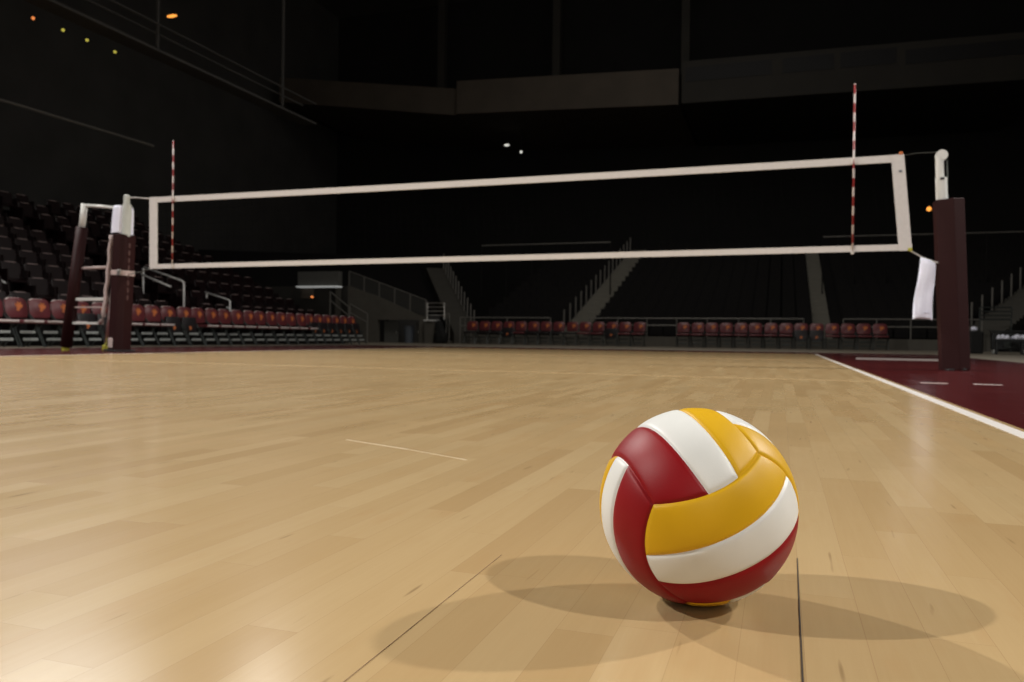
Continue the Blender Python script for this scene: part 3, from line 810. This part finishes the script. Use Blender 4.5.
cap = MB().ball((0, 0, .0), .085, (1, 1, .75)).build('cap', M['towel'], loc=(8.67, 14.74, .66), smooth=True)
tag(cap, 'small white cap lying on the black equipment bag', 'cap')
MB().box((0, -.085, -.02), (.11, .08, .012), bev=.004).build('brim', M['towel'], cap)
ped = thing('speaker_box', 'dark box with pale knobs standing past the cart at the frame edge', 'speaker', (10.12, 14.25, 0), R_(-10))
MB().box((0, 0, .33), (.36, .36, .62), bev=.02).build('cabinet', M['black'], ped)
for z in (.20, .50): MB().tube([(-.06, -.18, z), (-.06, -.20, z)], .05, 16).build('knob', M['chair_bar'], ped)
for sx in (-1, 1): MB().tube([(sx * .12, -.1, 0), (sx * .12, -.1, .03)], .03, 10).build('foot', M['chair_bar'], ped)

# ------------------------------------------------------------------ hall shell, upper decks, small lamps
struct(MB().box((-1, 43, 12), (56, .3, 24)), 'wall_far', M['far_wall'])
struct(MB().box((-28, 11, 12), (.3, 68, 24)), 'wall_left', M['wall'])
struct(MB().box((24, 11, 12), (.3, 68, 24)), 'wall_right', M['wall'])
struct(MB().box((-2, -22.5, 12), (52, .3, 24)), 'wall_rear', M['wall'])
struct(MB().box((-2, 10.5, 24.1), (56, 67, .2)), 'ceiling', M['wall'])
def fascia(x0, x1, y, zb0, zb1, h, label, wins, fm='fascia'):
    root = thing('balcony_front', label, 'balcony', (x0, y, min(zb0, zb1)))
    z = min(zb0, zb1)
    MB().prism([(0, 0, zb0 - z), (x1 - x0, 0, zb1 - z), (x1 - x0, 0, zb1 - z + h), (0, 0, zb0 - z + h)], (0, 42.84 - y, 0)).build('front', M[fm], root)
    for a, b, c, d in wins:
        MB().box(((a + b) / 2 - x0, -.01, (c + d) / 2 - z), (b - a, .04, d - c)).build('window', M['glass'], root)
    return root
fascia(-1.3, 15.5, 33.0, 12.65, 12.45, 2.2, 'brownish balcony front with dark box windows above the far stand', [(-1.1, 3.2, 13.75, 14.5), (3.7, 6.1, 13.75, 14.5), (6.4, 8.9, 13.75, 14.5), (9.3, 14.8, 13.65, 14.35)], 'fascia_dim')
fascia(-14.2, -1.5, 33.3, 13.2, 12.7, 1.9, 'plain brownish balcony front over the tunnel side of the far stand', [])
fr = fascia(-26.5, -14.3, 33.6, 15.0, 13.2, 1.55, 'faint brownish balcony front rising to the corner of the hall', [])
for x, zb_ in ((-16.1, 15.03), (-8.8, 14.9), (-1.4, 14.87)):
    o = MB().box((x, 35.5, (zb_ + 24) / 2), (.45, .45, 24 - zb_)).build('column', M['fascia_dim']); tag(o, kind='structure')
    o.name = 'wall_column'
rail = MB().tube([(-18, 0, 6.55), (-18, 8.2, 7.06), (-18, 14, 7.1)], .05, 8)
tag(rail.build('upper_deck_rail', M['dull_rail']), 'thin grey rail along the dark upper side deck', 'railing')
catwalk = thing('catwalk', 'dark overhead catwalk beam carrying tiny lamps along the side stand', 'catwalk', (-16, -3, 9.2))
MB().box((0, 12, .35), (.7, 24, .08)).build('deck', M['wall'], catwalk)
for s in (-1, 1): MB().tube([(s * .34, 0, 1.2), (s * .34, 24, 1.2)], .03, 6).build('guard_rail', M['wall'], catwalk)
for y in (1, 8, 15, 22): MB().box((0, y, 7.5), (.08, .08, 14.4)).build('hanger', M['wall'], catwalk)
def lamp(loc, r, m, label, group=None, sc=(1, 1, 1), drop=None):
    root = thing('small_lamp', label, 'lamp', loc, group=group)
    MB().box((0, .09, 0), (r * 1.4, .12, r * 1.4), bev=.01).build('housing', M['lamp_housing'], root)
    MB().ball((0, 0, 0), r, sc).build('bulb', M[m], root, smooth=True)
    d_ = drop or r * 1.6
    MB().box((0, .09, r * .6 + d_ / 2), (.03, .03, d_)).build('bracket', M['lamp_housing'], root)
    return root
LAMPS = []

def cam_basis():
    f, pi_, ro, ya = 793.0378960665681, -0.004771071228413322, 0.012502708120284412, 0.3263056604860022
    C = Vector((3.7813933983211716, -9.236771114410715, 0.28477043977238337))
    fwd = Vector((-math.sin(ya) * math.cos(pi_), math.cos(ya) * math.cos(pi_), math.sin(pi_)))
    right = Vector((math.cos(ya), math.sin(ya), 0)); up = right.cross(fwd)
    r2 = right * math.cos(ro) + up * math.sin(ro); u2 = -right * math.sin(ro) + up * math.cos(ro)
    return f, C, fwd, r2, u2
F_, C_, FW, RT, UP = cam_basis()

for (yy, zz), mm, lab in (((7.37, 8.98), 'orange_glow', 'tiny orange lamp under the catwalk, in line with three yellow ones'), ((8.34, 9.01), 'yellowglow', 'tiny yellow-green lamp under the catwalk, next to the tiny orange one'),
                          ((9.18, 9.02), 'yellowglow', 'tiny yellow-green lamp under the catwalk, middle one of three'), ((10.23, 9.03), 'yellowglow', 'tiny yellow-green lamp under the catwalk, farthest from the tiny orange one')):
    lamp((-16.0, yy, zz), .045, mm, lab)
lamp((-16.4, 13.09, 11.30), .10, 'amber', 'elongated orange lamp glowing high in the dark hall', sc=(2.2, .6, .5))
lamp((-12.36, 37.0, 12.13), .095, 'whiteglow', 'small elongated white lamp high in the dark behind the net', sc=(1.9, .7, .7), drop=.94)
lamp((-11.43, 37.0, 11.65), .08, 'whiteglow', 'dimmer round white lamp just beside the elongated one high behind the net', drop=1.39)
lamp((9.473, 27.0, 5.75), .095, 'amber', 'round orange lamp glowing in the stand beside the padded post top')

# ------------------------------------------------------------------ lights
def spot(name, loc, aim, power, size, cone=100, blend=.6, col=(1, .965, .915)):
    l = bpy.data.lights.new(name, 'SPOT'); l.energy = power; l.spot_size = R_(cone); l.spot_blend = blend
    l.shadow_soft_size = size; l.color = col
    o = bpy.data.objects.new(name, l); COL.objects.link(o); o.location = loc
    o.rotation_euler = (Vector(aim) - Vector(loc)).to_track_quat('-Z', 'Y').to_euler()
    return o
bx, by = BALL
def light_dir(az, elev, dist):
    n = math.hypot(*az); e = R_(elev)
    return (bx + az[0] / n * dist * math.cos(e), by + az[1] / n * dist * math.cos(e), dist * math.sin(e))
POW = 7700
AIM = (2.1, -5.6, 0)
CN = 78
spot('arena_light_a', light_dir((.975, -.22), 45.0, 17), AIM, POW * .8, .2, CN, 1)
spot('arena_light_b', light_dir((.738, .675), 33.5, 20), AIM, POW * 1.2, .24, CN, 1)
spot('arena_light_c', light_dir((-.948, -.318), 37.2, 25), AIM, POW * 2.1, .22, CN, 1)
spot('arena_light_d', light_dir((-.859, .511), 35.8, 25), AIM, POW * 1.6, .22, CN, 1)
spot('far_court_light_a', (13, 15, 14), (0, 5, 0), POW * .28, .3, 62, 1)
spot('far_court_light_b', (-13, 14, 14), (1, 5, 0), POW * .2, .3, 62, 1)
def area(name, loc, aim, power, size, col=(1, .95, .88)):
    l = bpy.data.lights.new(name, 'AREA'); l.energy = power; l.size = size; l.color = col
    o = bpy.data.objects.new(name, l); COL.objects.link(o); o.location = loc
    o.rotation_euler = (Vector(aim) - Vector(loc)).to_track_quat('-Z', 'Y').to_euler()
    return o
spot('side_glare_light', (-9.2, 2.2, 8.0), (2.6, -8.5, 0), 620, 1.8, 34, 1, (.96, 1, 1))
area('rear_stand_fill', (6.5, -20.5, 6.5), (3.4, -6, .5), 400, 6)  # added soft fill behind the camera, lifts the ball's lower side
area('far_row_fill', (0, 9, 13), (-1, 19, .6), 260, 5)  # added fill that brightens the far chairs
area('house_fill', (0, 4, 22), (0, 4, 0), 300, 20)
area('far_stand_fill', (0, 16, 19), (-1, 27, 2), 330, 10)  # added fill that lifts the far stand out of black

w = bpy.data.worlds.new('dark_hall'); scene.world = w; w.use_nodes = True
w.node_tree.nodes['Background'].inputs[0].default_value = (.004, .004, .0045, 1)
w.node_tree.nodes['Background'].inputs[1].default_value = 1.0

# ------------------------------------------------------------------ camera
cd = bpy.data.cameras.new('camera'); cam = bpy.data.objects.new('camera', cd); COL.objects.link(cam)
cd.sensor_fit = 'HORIZONTAL'; cd.sensor_width = 36.0; cd.lens = F_ / 1024 * 36.0
cd.clip_start = .05; cd.clip_end = 200
rot = Matrix((RT, UP, -FW)).transposed()
cam.matrix_world = Matrix.Translation(C_) @ rot.to_4x4()
cd.dof.use_dof = True; cd.dof.focus_distance = .86; cd.dof.aperture_fstop = 11
scene.camera = cam
scene.view_settings.view_transform = 'Standard'
scene.view_settings.look = 'None'
scene.view_settings.exposure = 0.0
